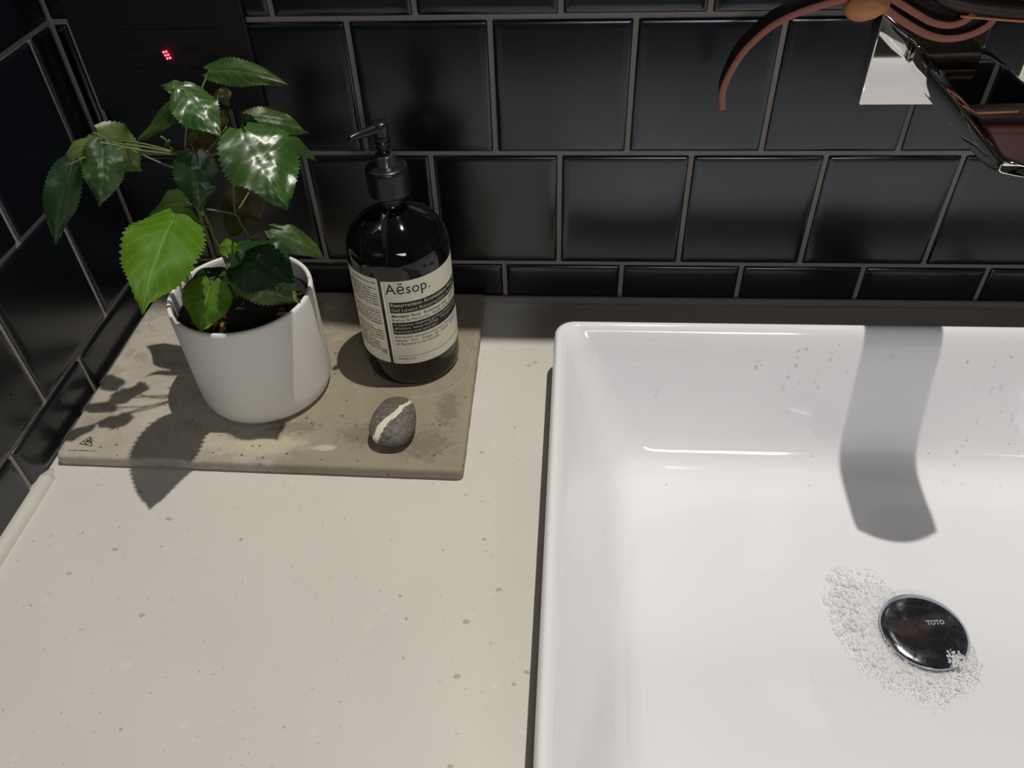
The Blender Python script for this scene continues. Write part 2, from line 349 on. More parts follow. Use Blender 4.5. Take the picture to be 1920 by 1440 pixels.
DROPS = [(0.4408, -0.1071, -0.0089, 0.0, -0.97, 0.23), (0.5146, -0.1017, 0.0186, 0.0, -0.98, 0.17), (0.5444, -0.1013, 0.021, 0.0, -0.98, 0.17), (0.5439, -0.1, 0.0283, 0.0, -0.98, 0.17), (0.5611, -0.1029, 0.012, 0.0, -0.98, 0.17), (0.5499, -0.0985, 0.035, 0.0, -0.87, 0.5), (0.54, -0.1033, 0.0097, 0.0, -0.98, 0.17), (0.544, -0.1099, -0.0209, 0.0, -0.97, 0.23), (0.5632, -0.1134, -0.0351, 0.0, -0.96, 0.26), (0.5676, -0.1231, -0.0593, 0.0, -0.82, 0.57), (0.5629, -0.1466, -0.0699, 0.0, -0.19, 0.98), (0.5379, -0.1055, -0.0022, 0.0, -0.97, 0.23), (0.5638, -0.1052, -0.0008, 0.0, -0.97, 0.23), (0.6125, -0.1006, 0.025, 0.0, -0.98, 0.17), (0.6111, -0.1016, 0.0194, 0.0, -0.98, 0.17), (0.61, -0.122, -0.0577, 0.0, -0.82, 0.57), (0.6079, -0.1313, -0.0652, 0.0, -0.45, 0.89), (0.6585, -0.1204, -0.0554, 0.0, -0.82, 0.57), (0.6842, -0.1178, -0.0511, 0.0, -0.96, 0.26), (0.686, -0.1157, -0.0435, 0.0, -0.96, 0.26), (0.6802, -0.1198, -0.0546, 0.0, -0.82, 0.57), (0.6798, -0.105, 0.0002, 0.0, -0.98, 0.17), (0.6925, -0.1051, -0.0004, 0.0, -0.97, 0.23), (0.6989, -0.1047, 0.0016, 0.0, -0.98, 0.17), (0.7149, -0.1106, -0.024, 0.0, -0.97, 0.23), (0.7147, -0.112, -0.0302, 0.0, -0.96, 0.26), (0.7211, -0.1133, -0.0346, 0.0, -0.96, 0.26), (0.7184, -0.1166, -0.0469, 0.0, -0.96, 0.26), (0.7232, -0.1166, -0.0468, 0.0, -0.96, 0.26), (0.727, -0.1199, -0.0547, 0.0, -0.82, 0.57), (0.6682, -0.1388, -0.0684, 0.0, -0.19, 0.98), (0.6706, -0.1373, -0.0681, 0.0, -0.19, 0.98), (0.7077, -0.1368, -0.0679, 0.0, -0.45, 0.89), (0.7103, -0.1418, -0.0689, 0.0, -0.19, 0.98), (0.6898, -0.1116, -0.0284, 0.0, -0.97, 0.23), (0.6885, -0.1011, 0.0218, 0.0, -0.98, 0.17), (0.6983, -0.0995, 0.031, 0.0, -0.98, 0.17), (0.6683, -0.1003, 0.0269, 0.0, -0.98, 0.17), (0.451, -0.1494, -0.0704, 0.0, -0.19, 0.98), (0.5559, -0.1081, -0.0135, 0.0, -0.97, 0.23), (0.5489, -0.1043, 0.0041, 0.0, -0.98, 0.17), (0.5609, -0.1042, 0.0044, 0.0, -0.98, 0.17), (0.5826, -0.1023, 0.0152, 0.0, -0.98, 0.17), (0.5726, -0.0973, 0.037, 0.0, -0.87, 0.5), (0.5438, -0.099, 0.0338, 0.0, -0.98, 0.17), (0.5183, -0.1014, 0.0205, 0.0, -0.98, 0.17), (0.5686, -0.1003, 0.0265, 0.0, -0.98, 0.17), (0.705, -0.109, -0.0172, 0.0, -0.97, 0.23), (0.6819, -0.1408, -0.0687, 0.0, -0.19, 0.98), (0.6246, -0.0969, 0.0377, 0.0, -0.87, 0.5), (0.6786, -0.1266, -0.0628, 0.0, -0.45, 0.89)]
# ------------------------------------------------------------------ room shell
WX = 1.35; WY = -1.5
ZR = [0.0, .0382, .1382, .2385, .3388, .4390, .5392, .6395]     # horizontal joints of the tiling
def tile_mesh(wd, ht, th=.0052, g=.0035, bev=.0024):
    bm = bmesh.new(); W2, H2 = (wd-g)/2, (ht-g)/2
    # front face slightly cushioned: outer ring at back, round shoulder, flat face
    prof = [(0, 0), (0, th-.0024), (.0005, th-.0013), (.0014, th-.0006), (.0030, th-.0002), (.0060, th)]
    rings = []
    for ins, y in prof:
        a, b = W2-ins, H2-ins; r = max(.0004, .0011-ins*.1); ring = []
        for cx, cz, a0 in ((a-r, b-r, 0), (-a+r, b-r, 90), (-a+r, -b+r, 180), (a-r, -b+r, 270)):
            for k in range(3):
                t = math.radians(a0+45*k); ring.append(bm.verts.new((cx+r*math.cos(t), -y, cz+r*math.sin(t))))
        rings.append(ring)
    for p, q in zip(rings, rings[1:]):
        for i in range(12): bm.faces.new((p[i], p[(i+1) % 12], q[(i+1) % 12], q[i]))
    bm.faces.new(rings[-1])
    return from_bm(bm, 'tile')
TM = {}
def put_tile(parent, cx, cy, cz, wd, ht, rz):
    k = (round(wd, 4), round(ht, 4))
    if k not in TM: TM[k] = tile_mesh(wd, ht)
    o = mobj('tile', TM[k], M['tile'], parent, world=False); o.location = (cx, cy, cz)
    o.rotation_euler = (random.uniform(-.004, .004), 0, rz + random.uniform(-.004, .004))
    return o
wall_back = mobj('wall_back', from_bm(box_bm(-.15, WX+.1, .0012, .12, -.9, 1.78)), M['grout'], smooth=False); tag(wall_back, kind='structure')
wall_left = mobj('wall_left', from_bm(box_bm(-.12, -.0012, WY, .0012, -.9, 1.78)), M['grout'], smooth=False); tag(wall_left, kind='structure')
offs_b = [.2155, .1620, .2128, .1615, .2128, .1615, .2128]
offs_l = [.0299, .0799, .0299, .0799, .0299, .0799, .0299]
for r in range(7):
    z0, z1 = ZR[r], ZR[r+1]
    # back wall
    x = offs_b[r]
    while x > .004: x -= .1
    xs = [0.0] + [x + .1*k for k in range(1, 15) if x + .1*k > .006 and x + .1*k < WX]
    for a, b in zip(xs, xs[1:]): 
        if b-a > .008: put_tile(wall_back, (a+b)/2, .0040, (z0+z1)/2, b-a, z1-z0, 0)
    y = offs_l[r]
    while y > .004: y -= .1
    ys = [.0] + [y + .1*k for k in range(1, 11) if y + .1*k > .006]
    for a, b in zip(ys, ys[1:]):
        if b-a > .008: put_tile(wall_left, -.0040, -(a+b)/2, (z0+z1)/2, b-a, z1-z0, math.pi/2)
tag(mobj('wall_right', from_bm(box_bm(WX, WX+.1, WY, .0, -.9, 1.78)), M['room'], smooth=False), kind='structure')
tag(mobj('wall_front', from_bm(box_bm(-.12, WX+.1, WY-.1, WY, -.9, 1.78)), M['room'], smooth=False), kind='structure')
tag(mobj('floor', from_bm(box_bm(-.12, WX+.1, WY, .0, -1.0, -.9)), M['room'], smooth=False), kind='structure')
tag(mobj('ceiling', from_bm(box_bm(-.12, WX+.1, WY-.1, .1, 1.78, 1.86)), M['room'], smooth=False), kind='structure')
# silicone beads
bm = bmesh.new(); tube_bm([(.004, -.003, .0010), (.7, -.003, .0010), (WX, -.003, .0010)], .0044, 10, bm)
tag(mobj('trim_1', from_bm(bm), M['grout']), kind='structure')
bm = bmesh.new(); tube_bm([(.0020, -.2090, -.0016), (.0028, -.2200, -.0010), (.0030, -.235, -.0010), (.0030, -.4, -.0010), (.0030, -.57, -.0010)], [.0020, .0060, .0068, .0068, .0068], 12, bm)
tag(mobj('trim_2', from_bm(bm), M['caulk']), kind='structure')

# ------------------------------------------------------------------ worktop (with a cut-out for the basin)
SX0, SX1, SY0, SY1 = .3603, .8720, -.0850, -.4560
bm = bmesh.new()
xs = [.0, SX0+.012, SX1-.012, WX]; ys = [-.57, SY1+.012, SY0-.012, .003]
vt = {}
def V_(i, j, z):
    if (i, j, z) not in vt: vt[(i, j, z)] = bm.verts.new((xs[i], ys[j], z))
    return vt[(i, j, z)]
for i in range(3):
    for j in range(3):
        if (i, j) == (1, 1): continue
        bm.faces.new([V_(i, j, 0), V_(i+1, j, 0), V_(i+1, j+1, 0), V_(i, j+1, 0)])
        bm.faces.new([V_(i, j, -.03), V_(i, j+1, -.03), V_(i+1, j+1, -.03), V_(i+1, j, -.03)])
def side(a, b): bm.faces.new([V_(*a, 0), V_(*b, 0), V_(*b, -.03), V_(*a, -.03)])
for k in range(3): side((k, 0), (k+1, 0)); side((k, 3), (k+1, 3)); side((0, k), (0, k+1)); side((3, k), (3, k+1))
side((1, 1), (2, 1)); side((1, 2), (2, 2)); side((1, 1), (1, 2)); side((2, 1), (2, 2))
tag(mobj('worktop', from_bm(bm), M['worktop'], smooth=False), 'warm white speckled worktop running along the black tiled walls', 'worktop')
bm = box_bm(.01, WX-.01, -.55, -.01, -.75, -.61); box_bm(.01, .03, -.55, -.01, -.61, -.0305, bm=bm); box_bm(WX-.03, WX-.01, -.55, -.01, -.61, -.0305, bm=bm)
van = mobj('vanity_cabinet', from_bm(bm), M['black'], smooth=False); tag(van, 'black vanity cabinet carrying the speckled worktop', 'cabinet')
mobj('door', from_bm(box_bm(.012, .66, -.568, -.55, -.74, -.035, .002)), M['black'], van, smooth=False)
mobj('door', from_bm(box_bm(.664, WX-.012, -.568, -.55, -.74, -.035, .002)), M['black'], van, smooth=False)

# ------------------------------------------------------------------ basin
DR = Vector((.6135, -.2705, -.0755))
def rrect(inset, z, r, n=14, per=22):
    e = .012*max(0, min(1, (.03-z)/.1)) if inset > .0135 and inset != .016 and z < .03 else 0
    x0, x1, y1, y0 = SX0+inset+e, SX1-inset-e, SY0-inset, SY1+inset
    pts = []
    cs = [(x1-r, y1-r, 0), (x0+r, y1-r, 90), (x0+r, y0+r, 180), (x1-r, y0+r, 270)]
    for ci, (cx, cy, a0) in enumerate(cs):
        for k in range(n+1):
            t = math.radians(a0 + 90*k/n); pts.append(Vector((cx+r*math.cos(t), cy+r*math.sin(t), z)))
        nx = cs[(ci+1) % 4]; t = math.radians(a0+90)
        A = pts[-1]; B = Vector((nx[0]+r*math.cos(t), nx[1]+r*math.sin(t), z))
        for k in range(1, per): pts.append(A.lerp(B, k/per))
    for p in pts: p.x -= .0032*max(0, min(1, (SY0-.015-p.y)/.30))*(SX1-p.x)/(SX1-SX0)
    return pts
loops = [(.016, -.095, .03), (.0135, -.028, .022), (.0130, -.002, .020), (-.0006, .0004, .016), (-.0012, .0020, .016), (-.0011, .010, .0155), (-.0006, .027, .015), (0, .0385, .0145), (.0003, .0418, .0145), (.0014, .0440, .0140), (.0032, .0450, .0135), (.0052, .0447, .013),
         (.0072, .0434, .014), (.0092, .0405, .0155), (.0115, .036, .0175), (.0140, .029, .020), (.0195, .0, .0255), (.0262, -.030, .030), (.0305, -.046, .032), (.0335, -.054, .033), (.0370, -.0600, .0335), (.0420, -.0648, .034), (.0480, -.0680, .034), (.0560, -.0698, .034), (.0700, -.0712, .034)]
bm = bmesh.new(); R_ = [[bm.verts.new(p) for p in rrect(*l)] for l in loops]
last = [v.co.copy() for v in R_[-1]]
for f, zz in ((.35, -.0726), (.65, -.0740), (.85, -.0750), (.95, -.0756)):
    ring = []
    for p in last:
        d = (p-DR); d.z = 0; a = DR + d.normalized()*.0215
        q = p.lerp(a, f); q.z = zz; ring.append(bm.verts.new(q))
    R_.append(ring)
for rr, zz in ((.0215, -.0765), (.0200, -.079), (.0190, -.094)):
    ring = []
    for p in last:
        d = (p-DR); d.z = 0; q = DR + d.normalized()*rr; q.z = zz; ring.append(bm.verts.new(q))
    R_.append(ring)
n = len(R_[0])
for a, b in zip(R_, R_[1:]):
    for i in range(n): bm.faces.new((a[i], a[(i+1) % n], b[(i+1) % n], b[i]))
bm.faces.new(R_[0][::-1])
bm.faces.new(R_[-1])
basin = mobj('washbasin', from_bm(bm), M['ceramic']); tag(basin, 'white glazed rectangular washbasin set into the speckled worktop', 'sink')

# pop-up drain cover
dc = empty('drain_cover', (DR.x, DR.y, -.0700)); tag(dc, 'round chrome pop-up drain cover in the basin floor', 'drain cover')
cx, cy = .6135, -.2705
prof = [(0, -.0688), (.010, -.0689), (.018, -.0692), (.0235, -.0697), (.0262, -.0702), (.0278, -.0709), (.0286, -.0717), (.0286, -.0722), (.0278, -.0726), (.010, -.0728), (0, -.0728)]
mobj('cover_disc', from_bm(lathe(prof, 72, (cx, cy))), M['chromedull'], dc)
mobj('plug_stem', from_bm(lathe([(0, -.0728), (.006, -.0729), (.006, -.0935), (0, -.0935)], 16, (cx, cy))), M['chrome'], dc)
mobj('drain_ring', from_bm(lathe([(.0212, -.0762), (.0208, -.0752), (.0196, -.0754), (.0185, -.079), (.0185, -.0925), (.0192, -.0925), (.0195, -.079)], 48, (cx, cy))), M['chrome'], dc)

# ------------------------------------------------------------------ text helper
def text_mesh(s, size, bold=0.0):
    cu = bpy.data.curves.new('t', 'FONT'); cu.body = s; cu.size = size; cu.offset = bold; cu.resolution_u = 2
    o = bpy.data.objects.new('t', cu); COL.objects.link(o)
    dg = bpy.context.evaluated_depsgraph_get(); me = bpy.data.meshes.new_from_object(o.evaluated_get(dg))
    bpy.data.objects.remove(o); bpy.data.curves.remove(cu); return me
def text_size(me):
    xs_ = [v.co.x for v in me.vertices]; return (min(xs_), max(xs_)) if xs_ else (0, 0)
me = text_mesh('TOTO', .0035, .00006); a, b = text_size(me); k = .0118/(b-a)
for v in me.vertices:
    x = (v.co.x-a)*k; y = v.co.y*k*1.15
    v.co = (cx + .0052-.0030 + x*math.cos(.10) - y*math.sin(.10), cy+.0026 + x*math.sin(.10) + y*math.cos(.10), -.06870)
mobj('engraved_lettering', me, M['engrave'], dc, smooth=False)['label'] = 'pale engraved lettering'

# ------------------------------------------------------------------ foam, loose bubbles, droplets
def ico(sub=1):
    b_ = bmesh.new(); bmesh.ops.create_icosphere(b_, subdivisions=sub, radius=1)
    vs = [v.co.copy() for v in b_.verts]; fs = [[v.index for v in f.verts] for f in b_.faces]; b_.free(); return vs, fs
IV, IF = ico(1); IV2, IF2 = ico(2)
FP = [(.5975, -.2215), (.586, -.2135), (.5745, -.2160), (.563, -.2215), (.5550, -.2330), (.5520, -.2480), (.5518, -.2640), (.5530, -.2760), (.5570, -.2880), (.5640, -.3010), (.5740, -.3110), (.5850, -.3200), (.5990, -.3285), (.6110, -.3280), (.6250, -.3190), (.6385, -.3060), (.6450, -.2930), (.6440, -.2770), (.638, -.262), (.60, -.262), (.605, -.238)]
def inside(x, y, P):
    c = False; j = len(P)-1
    for i in range(len(P)):
        if ((P[i][1] > y) != (P[j][1] > y)) and x < (P[j][0]-P[i][0])*(y-P[i][1])/(P[j][1]-P[i][1])+P[i][0]: c = not c
        j = i
    return c
def edge_d(x, y, P):
    m = 9
    for i in range(len(P)):
        ax, ay = P[i]; bx, by = P[(i+1) % len(P)]; L2 = (bx-ax)**2+(by-ay)**2
        t = max(0, min(1, ((x-ax)*(bx-ax)+(y-ay)*(by-ay))/L2)); m = min(m, math.hypot(x-ax-t*(bx-ax), y-ay-t*(by-ay)))
    return m
def floor_z(x, y): return -.0752
fv = []; ff = []
def add_ball(x, y, z, r, hi=False, squash=1):
    V0, F0 = (IV2, IF2) if hi else (IV, IF); o_ = len(fv)
    fv.extend([(x+v.x*r, y+v.y*r, z+v.z*r*squash) for v in V0]); ff.extend([[i+o_ for i in f] for f in F0])
rnd = random.Random(3); cnt = 0
while cnt < 3600:
    x = rnd.uniform(.548, .648); y = rnd.uniform(-.332, -.212)
    if not inside(x, y, FP) or math.hypot(x-cx, y-cy) < .0225: continue
    e = edge_d(x, y, FP); h = min(.0030, e*.35 + .0004)
    r = rnd.choice([.0003, .0004, .0004, .0005, .0007]); 
    if x < .575 and y > -.275 and rnd.random() < .16: r = rnd.uniform(.0010, .0019)
    if rnd.random() < .012: r = rnd.uniform(.0011, .0018)
    add_ball(x, y, floor_z(x, y) + rnd.uniform(0, h)*.6 + r*.5, r, r > .0009); cnt += 1
add_ball(.5680, -.2235, -.0735, .0026, True, .8); add_ball(.5755, -.2335, -.0735, .0029, True, .8); add_ball(.561, -.2290, -.0738, .0022, True); add_ball(.5722, -.2440, -.074, .0017, True); add_ball(.5990, -.3170, -.0738, .0024, True)
me = bpy.data.meshes.new('foam'); me.from_pydata(fv, [], ff)
fo = mobj('soap_foam', me, M['foam']); tag(fo, 'patch of white soap foam around the chrome drain cover', 'foam', kind='stuff')
# thin wet film that carries the foam
bm = bmesh.new(); ring = []; ctr = bm.verts.new((.590, -.276, -.0732)); N_ = len(FP)
for i in range(N_*4):
    a = FP[i//4]; b = FP[(i//4+1) % N_]; t = (i % 4)/4; x = a[0]*(1-t)+b[0]*t; y = a[1]*(1-t)+b[1]*t
    j = .0006*math.sin(i*2.7)
    ring.append(bm.verts.new((x+j, y+j, -.0753)))
inner = [bm.verts.new(Vector((.590, -.276, -.0737)).lerp(v.co, .86) + Vector((0, 0, .0002))) for v in ring]
for i in range(len(ring)):
    k = (i+1) % len(ring); bm.faces.new((ring[i], ring[k], inner[k], inner[i])); bm.faces.new((inner[i], inner[k], ctr))
mobj('foam_film', from_bm(bm), M['foambase'], fo)
def clump(x, y, rs, label, seed, z=None):
    rr = random.Random(seed); fv.clear(); ff.clear()
    zz = floor_z(x, y) if z is None else z
    for k in range(rs[0]):
        a = rr.uniform(0, 6.28); d = rr.random()**.6*rs[1]; r = rr.uniform(.0004, .0010)*rs[2]
        add_ball(x+d*math.cos(a), y+d*math.sin(a)*1.2, zz+r*.6, r, True)
    me = bpy.data.meshes.new('clump'); me.from_pydata(fv, [], ff)
    return tag(mobj('bubble_clump', me, M['foam']), label, 'bubbles', 'loose bubble clumps in the basin')
clump(.5324, -.3070, (20, .0030, 1.2), 'loose bubble clump just left of the foam, uppermost of the loose ones', 1)
clump(.5403, -.3250, (34, .0040, 1.2), 'largest loose bubble clump, below left of the foam', 2)
clump(.5076, -.3358, (8, .0018, 1), 'small bubble clump low in the basin, right one of the lowest pair', 4)
clump(.4965, -.3340, (4, .0014, 1), 'tiny bubble clump low in the basin, leftmost of all the bubbles', 5)
cb = clump(.6262, -.2915, (120, .0056, .9), 'round cluster of bubbles lying on the chrome drain cover', 6, -.0700); cb['group'] = ''; del cb['group']
bm = bmesh.new(); bmesh.ops.create_icosphere(bm, subdivisions=2, radius=1)
for v in bm.verts:
    if v.co.z < -.25: v.co.z = -.25
dm = from_bm(bm, 'drop'); dm.materials.append(M['water'])
for i, (x, y, z, a, b, c) in enumerate(DROPS):
    o = bpy.data.objects.new('water_drop', dm); COL.objects.link(o); o.data.polygons.foreach_set('use_smooth', [True]*len(dm.polygons))
    rr = random.Random(i); r = rr.uniform(.0005, .0010)
    if i in (1, 13): r = .0013
    o.location = Vector((x, y, z)) + Vector((a, b, c))*r*.05; o.scale = (r*rr.uniform(.9, 1.2), r, r*.5)
    o.rotation_euler = Vector((a, b, c)).to_track_quat('Z', 'Y').to_euler()
    tag(o, 'tiny clear water drop clinging to the inner back wall of the basin', 'water drop', 'water drops on the basin wall')
for k in range(16):
    rr = random.Random(90+k); a = rr.uniform(0, 6.28); d = rr.uniform(.004, .024)
    o = bpy.data.objects.new('water_drop', dm); COL.objects.link(o); r = rr.uniform(.0004, .0009)
    o.location = (cx+d*math.cos(a), cy+d*math.sin(a), -.0690 - .0012*(d/.026)**2); o.scale = (r, r*rr.uniform(1, 1.8), r*.4); o.rotation_euler = (0, 0, a)
    tag(o, 'tiny clear water drop on the chrome drain cover', 'water drop', 'water drops on the drain cover')

# ------------------------------------------------------------------ concrete slab
cor = [(.0060, -.2055), (.3000, -.2105), (.2985, -.0050), (.0050, -.0050)]
def slab_ring(ins, z, r=.0045, n=6, seed=0):
    pts = []
    C4 = [Vector((x, y, 0)) for x, y in cor]; c0 = sum(C4, Vector())/4
    for i, p in enumerate(C4):
        a = (C4[i-1]-p).normalized(); b = (C4[(i+1) % 4]-p).normalized(); q = p + (a+b)*ins
        for k in range(n+1):
            t = k/n; s0 = q + a*r; s1 = q + b*r; pts.append(s0*(1-t)**2 + q*2*t*(1-t) + s1*t*t)
        s1 = q + b*r; nx = C4[(i+1) % 4]; b2 = (C4[(i+2) % 4]-nx).normalized(); q2 = nx + ((p-nx).normalized()+b2)*ins; s2 = q2 + (p-nx).normalized()*r
        for k in range(1, 40): pts.append(s1.lerp(s2, k/40))
    out = []
    for p in pts:
        j = noise.noise(Vector((p.x*260, p.y*260, z*400)))*.00045
        d = (p-c0).normalized(); out.append((p.x+d.x*j, p.y+d.y*j, z))
    return out
bm = bmesh.new(); rg = [[bm.verts.new(p) for p in slab_ring(*a)] for a in ((.0016, .0004), (.0003, .0014), (0, .0045), (.0001, .0078), (.0007, .0093), (.0020, .0100), (.005, .0101))]
for a, b in zip(rg, rg[1:]):
    for i in range(len(a)): bm.faces.new((a[i], a[(i+1) % len(a)], b[(i+1) % len(b)], b[i]))
bm.faces.new(rg[-1]); bm.faces.new(rg[0][::-1])
slab = mobj('concrete_tray', from_bm(bm), M['concrete']); tag(slab, 'flat grey-beige concrete tray with worn stained surface in the worktop corner', 'tray')
# small printed mark: hatched triangle over a line of tiny text
bm = bmesh.new(); Z = .01018
def quad(x0, y0, x1, y1, wd, bm=bm, z=Z):
    d = Vector((x1-x0, y1-y0)); nn_ = Vector((-d.y, d.x)).normalized()*wd/2
    bm.faces.new([bm.verts.new((x0+nn_.x, y0+nn_.y, z)), bm.verts.new((x0-nn_.x, y0-nn_.y, z)), bm.verts.new((x1-nn_.x, y1-nn_.y, z)), bm.verts.new((x1+nn_.x, y1+nn_.y, z))])
for a in ((.0195, -.1935, .0245, -.1865), (.0245, -.1865, .0300, -.1955), (.0195, -.1935, .0300, -.1955), (.0225, -.1940, .0275, -.1880), (.0250, -.1945, .0285, -.1900), (.0210, -.1915, .0262, -.1905), (.0228, -.1893, .0280, -.1925), (.0240, -.1940, .0252, -.1868)):
    quad(*a, .0006)
x = .0145; rr = random.Random(5)
while x < .034:
    wd = rr.uniform(.0006, .0014); quad(x, -.2000-(x-.0145)*.01, x+wd, -.2000-(x-.0145)*.01, .0008); x += wd+rr.choice([.0003, .0003, .0009])
mobj('printed_mark', from_bm(bm), M['ink'], slab, smooth=False)['label'] = 'small faded black print in the front left corner'

# ------------------------------------------------------------------ soap bottle
bx, by, br = .2486, -.0906, .0366
bot = empty('soap_bottle', (bx, by, .0102)); tag(bot, 'dark glass pump soap bottle with cream label on the concrete tray', 'bottle')
prof = [(0, .0118), (.026, .0112), (.031, .0104), (.0340, .0108), (.0356, .0126), (.0363, .016), (br, .022), (br, .114), (.0363, .1185), (.0355, .1225), (.0338, .1270), (.0308, .1315), (.0265, .1357), (.0215, .1392), (.0165, .1420), (.0125, .1442), (.0095, .1462), (.0078, .1484), (.0072, .1510), (0, .1510)]
mobj('bottle_body', from_bm(lathe(prof, 96, (bx, by))), M['glass'], bot)
mobj('neck_ring', from_bm(lathe([(.0074, .1486), (.0080, .1488), (.0080, .1550), (.0074, .1554), (0, .1554)], 48, (bx, by))), M['capring'], bot)
cap = mobj('pump_collar', from_bm(lathe([(.0079, .1552), (.0128, .1553), (.0141, .1562), (.0144, .1580), (.0144, .1725), (.0141, .1748), (.0128, .1760), (.0085, .1766), (0, .1766)], 144, (bx, by), wob=lambda i, k: (-.0007 if (i % 2) and 3 <= k <= 4 else 0))), M['blackplastic'], bot)
mobj('collar_ring', from_bm(lathe([(.0070, .1764), (.0070, .1768), (.0066, .1772), (.0066, .1830), (.0060, .1838), (0, .1839)], 40, (bx, by))), M['capring'], bot)
mobj('pump_stem', from_bm(lathe([(.0034, .1838), (.0034, .1890), (0, .1880)], 24, (bx, by))), M['blackplastic'], bot)
bm = lathe([(0, .1878), (.0046, .1880), (.0050, .1888), (.0041, .1897), (.0041, .1905), (.0051, .1914), (.0051, .1922), (.0043, .1931), (.0043, .1939), (.0052, .1948), (.0052, .1960), (.0048, .1970), (.0050, .1985), (.0055, .2030), (.0056, .2046), (.0050, .2058), (0, .2062)], 40, (bx, by))
dd = Vector((-.0168, -.0186, 0)).normalized()
tube_bm([Vector((bx, by, .2022)), Vector((bx, by, .2022)) + dd*.009, Vector((bx, by, .2022)) + dd*.0180 + Vector((0, 0, .0006)), Vector((bx, by, .2022)) + dd*.0242 + Vector((0, 0, .0004))], [.0034, .0031, .0026, .0018], 14, bm, flat=None)
mobj('pump_head', from_bm(bm), M['blackplastic'], bot)
def cyl(th, z, r): return Vector((bx + r*math.cos(th), by + r*math.sin(th), z))
def cyl_patch(t0, t1, z0, z1, r, mat, name, cr=.0012, parent=bot, n=48):
    """rounded rectangle wrapped on the bottle"""
    bm = bmesh.new(); L = (t1-t0)*r
    cols = []; 
    us = sorted(set([cr*(1-math.cos(math.radians(a))) for a in (0, 20, 40, 60, 90)] + [L - cr*(1-math.cos(math.radians(a))) for a in (0, 20, 40, 60, 90)] + [cr + (L-2*cr)*k/n for k in range(n+1)]))
    for u in us:
        e = 0
        if u < cr: e = cr - math.sqrt(max(0, cr*cr-(cr-u)**2))
        if u > L-cr: e = cr - math.sqrt(max(0, cr*cr-(u-(L-cr))**2))
        cols.append((bm.verts.new(cyl(t0+u/r, z0+e, r)), bm.verts.new(cyl(t0+u/r, z1-e, r))))
    for a, b in zip(cols, cols[1:]): bm.faces.new((a[0], b[0], b[1], a[1]))
    return mobj(name, from_bm(bm), mat, parent)
D2R = math.pi/180
RL = br+.00012
lab = cyl_patch(-101.2*D2R, 32*D2R, .0340, .1082, RL, M['label'], 'front_label'); lab['label'] = 'wide cream label with black title bands'
lab2 = cyl_patch(-212*D2R, -104.9*D2R, .0340, .1098, RL, M['label'], 'side_label'); lab2['label'] = 'narrower cream label with small print'
def wrap_text(s, th0, z, size, width, mat, bold=0, parent=lab, r=RL+.00020, name='lettering'):
    me = text_mesh(s, size, bold); a, b = text_size(me); k = width/(b-a) if width else 1
    b_ = bmesh.new(); b_.from_mesh(me)
    for v in b_.verts: v.co = cyl(th0*D2R + (v.co.x-a)*k/r, z + v.co.y, r)
    bpy.data.meshes.remove(me); m2 = bpy.data.meshes.new('t'); b_.to_mesh(m2); b_.free()
    return mobj(name, m2, mat, parent, smooth=False)
T0 = -95.2
wrap_text('Aēsop', -97.2, .0976, .0122, .0298, M['ink']); wrap_text('.', -49.2, .0976, .0110, 0, M['ink'])
b1 = cyl_patch(T0*D2R, 26*D2R, .0812, .0905, RL+.0001, M['ink'], 'title_band', .0003)
wrap_text('Resurrection Aromatique Hand Wash', T0+1.4, .0869, .0040, .0665, M['print'], .00006, bot)
wrap_text('Gel Lavant Résurrection Aromatique', T0+1.4, .0826, .0040, .0655, M['print'], 0, bot)
wrap_text('Mandarin Rind · Rosemary Leaf · Cedar Atlas', T0+.8, .0774, .0031, .0640, M['ink'], .00005, bot)
wrap_text('Écorce de Mandarine · Feuille de Romarin · Cèdre', T0+.8, .0740, .0031, .0650, M['ink'], 0, bot)
cyl_patch(T0*D2R, 26*D2R, .0620, .0727, RL+.0001, M['ink'], 'text_band', .0003)
wrap_text('A superior cleansing gel formulated for gentle,', T0+1.4, .0698, .0030, .0620, M['print'], 0, bot)
wrap_text('effective  hand-washing.  This gel contains', T0+1.4, .0667, .0030, .0600, M['print'], 0, bot)
wrap_text('Rosemary and Lavender.', T0+1.4, .0635, .0030, .0330, M['print'], 0, bot)
wrap_text('Gel lavant exceptionnel pour répondre au', T0+.8, .0586, .0030, .0560, M['ink'], 0, bot)
wrap_text('besoin  d\'un  lavage  de  mains  efficace', T0+.8, .0554, .0030, .0560, M['ink'], 0, bot)
wrap_text('de Romarin et de Lavande.', T0+.8, .0522, .0030, .0340, M['ink'], 0, bot)
cyl_patch((T0+.4)*D2R, 26*D2R, .0414, .0417, RL+.0001, M['ink'], 'rule_line', .0001)
wrap_text('aesop.com', T0+.8, .0383, .0029, .0132, M['ink'], 0, bot)
# illegible small print of the side label
bm = bmesh.new(); rr = random.Random(11); z = .1052; li = 0
while z > .0440:
    blank = li in (1, 9, 16)
    if not blank:
        th = -150+rr.uniform(-3, 2) if li > 1 else -143; end = -107.5 if rr.random() < .75 else rr.uniform(-122, -112)
        if z < .052: end = -114
        while th < end:
            wd = rr.uniform(1.0, 2.6); wd = min(wd, end-th); h = .0010 if rr.random() < .7 else .0007
            t0_, t1_ = th*D2R, (th+wd)*D2R
            bm.faces.new([bm.verts.new(cyl(t0_, z, RL+.0002)), bm.verts.new(cyl(t1_, z, RL+.0002)), bm.verts.new(cyl(t1_, z+h, RL+.0002)), bm.verts.new(cyl(t0_, z+h, RL+.0002))])
            th += wd + rr.choice([.6, .6, 1.4])
    z -= .00235; li += 1
mobj('small_print', from_bm(bm), M['inkgrey'], lab2, smooth=False)
bm = bmesh.new()
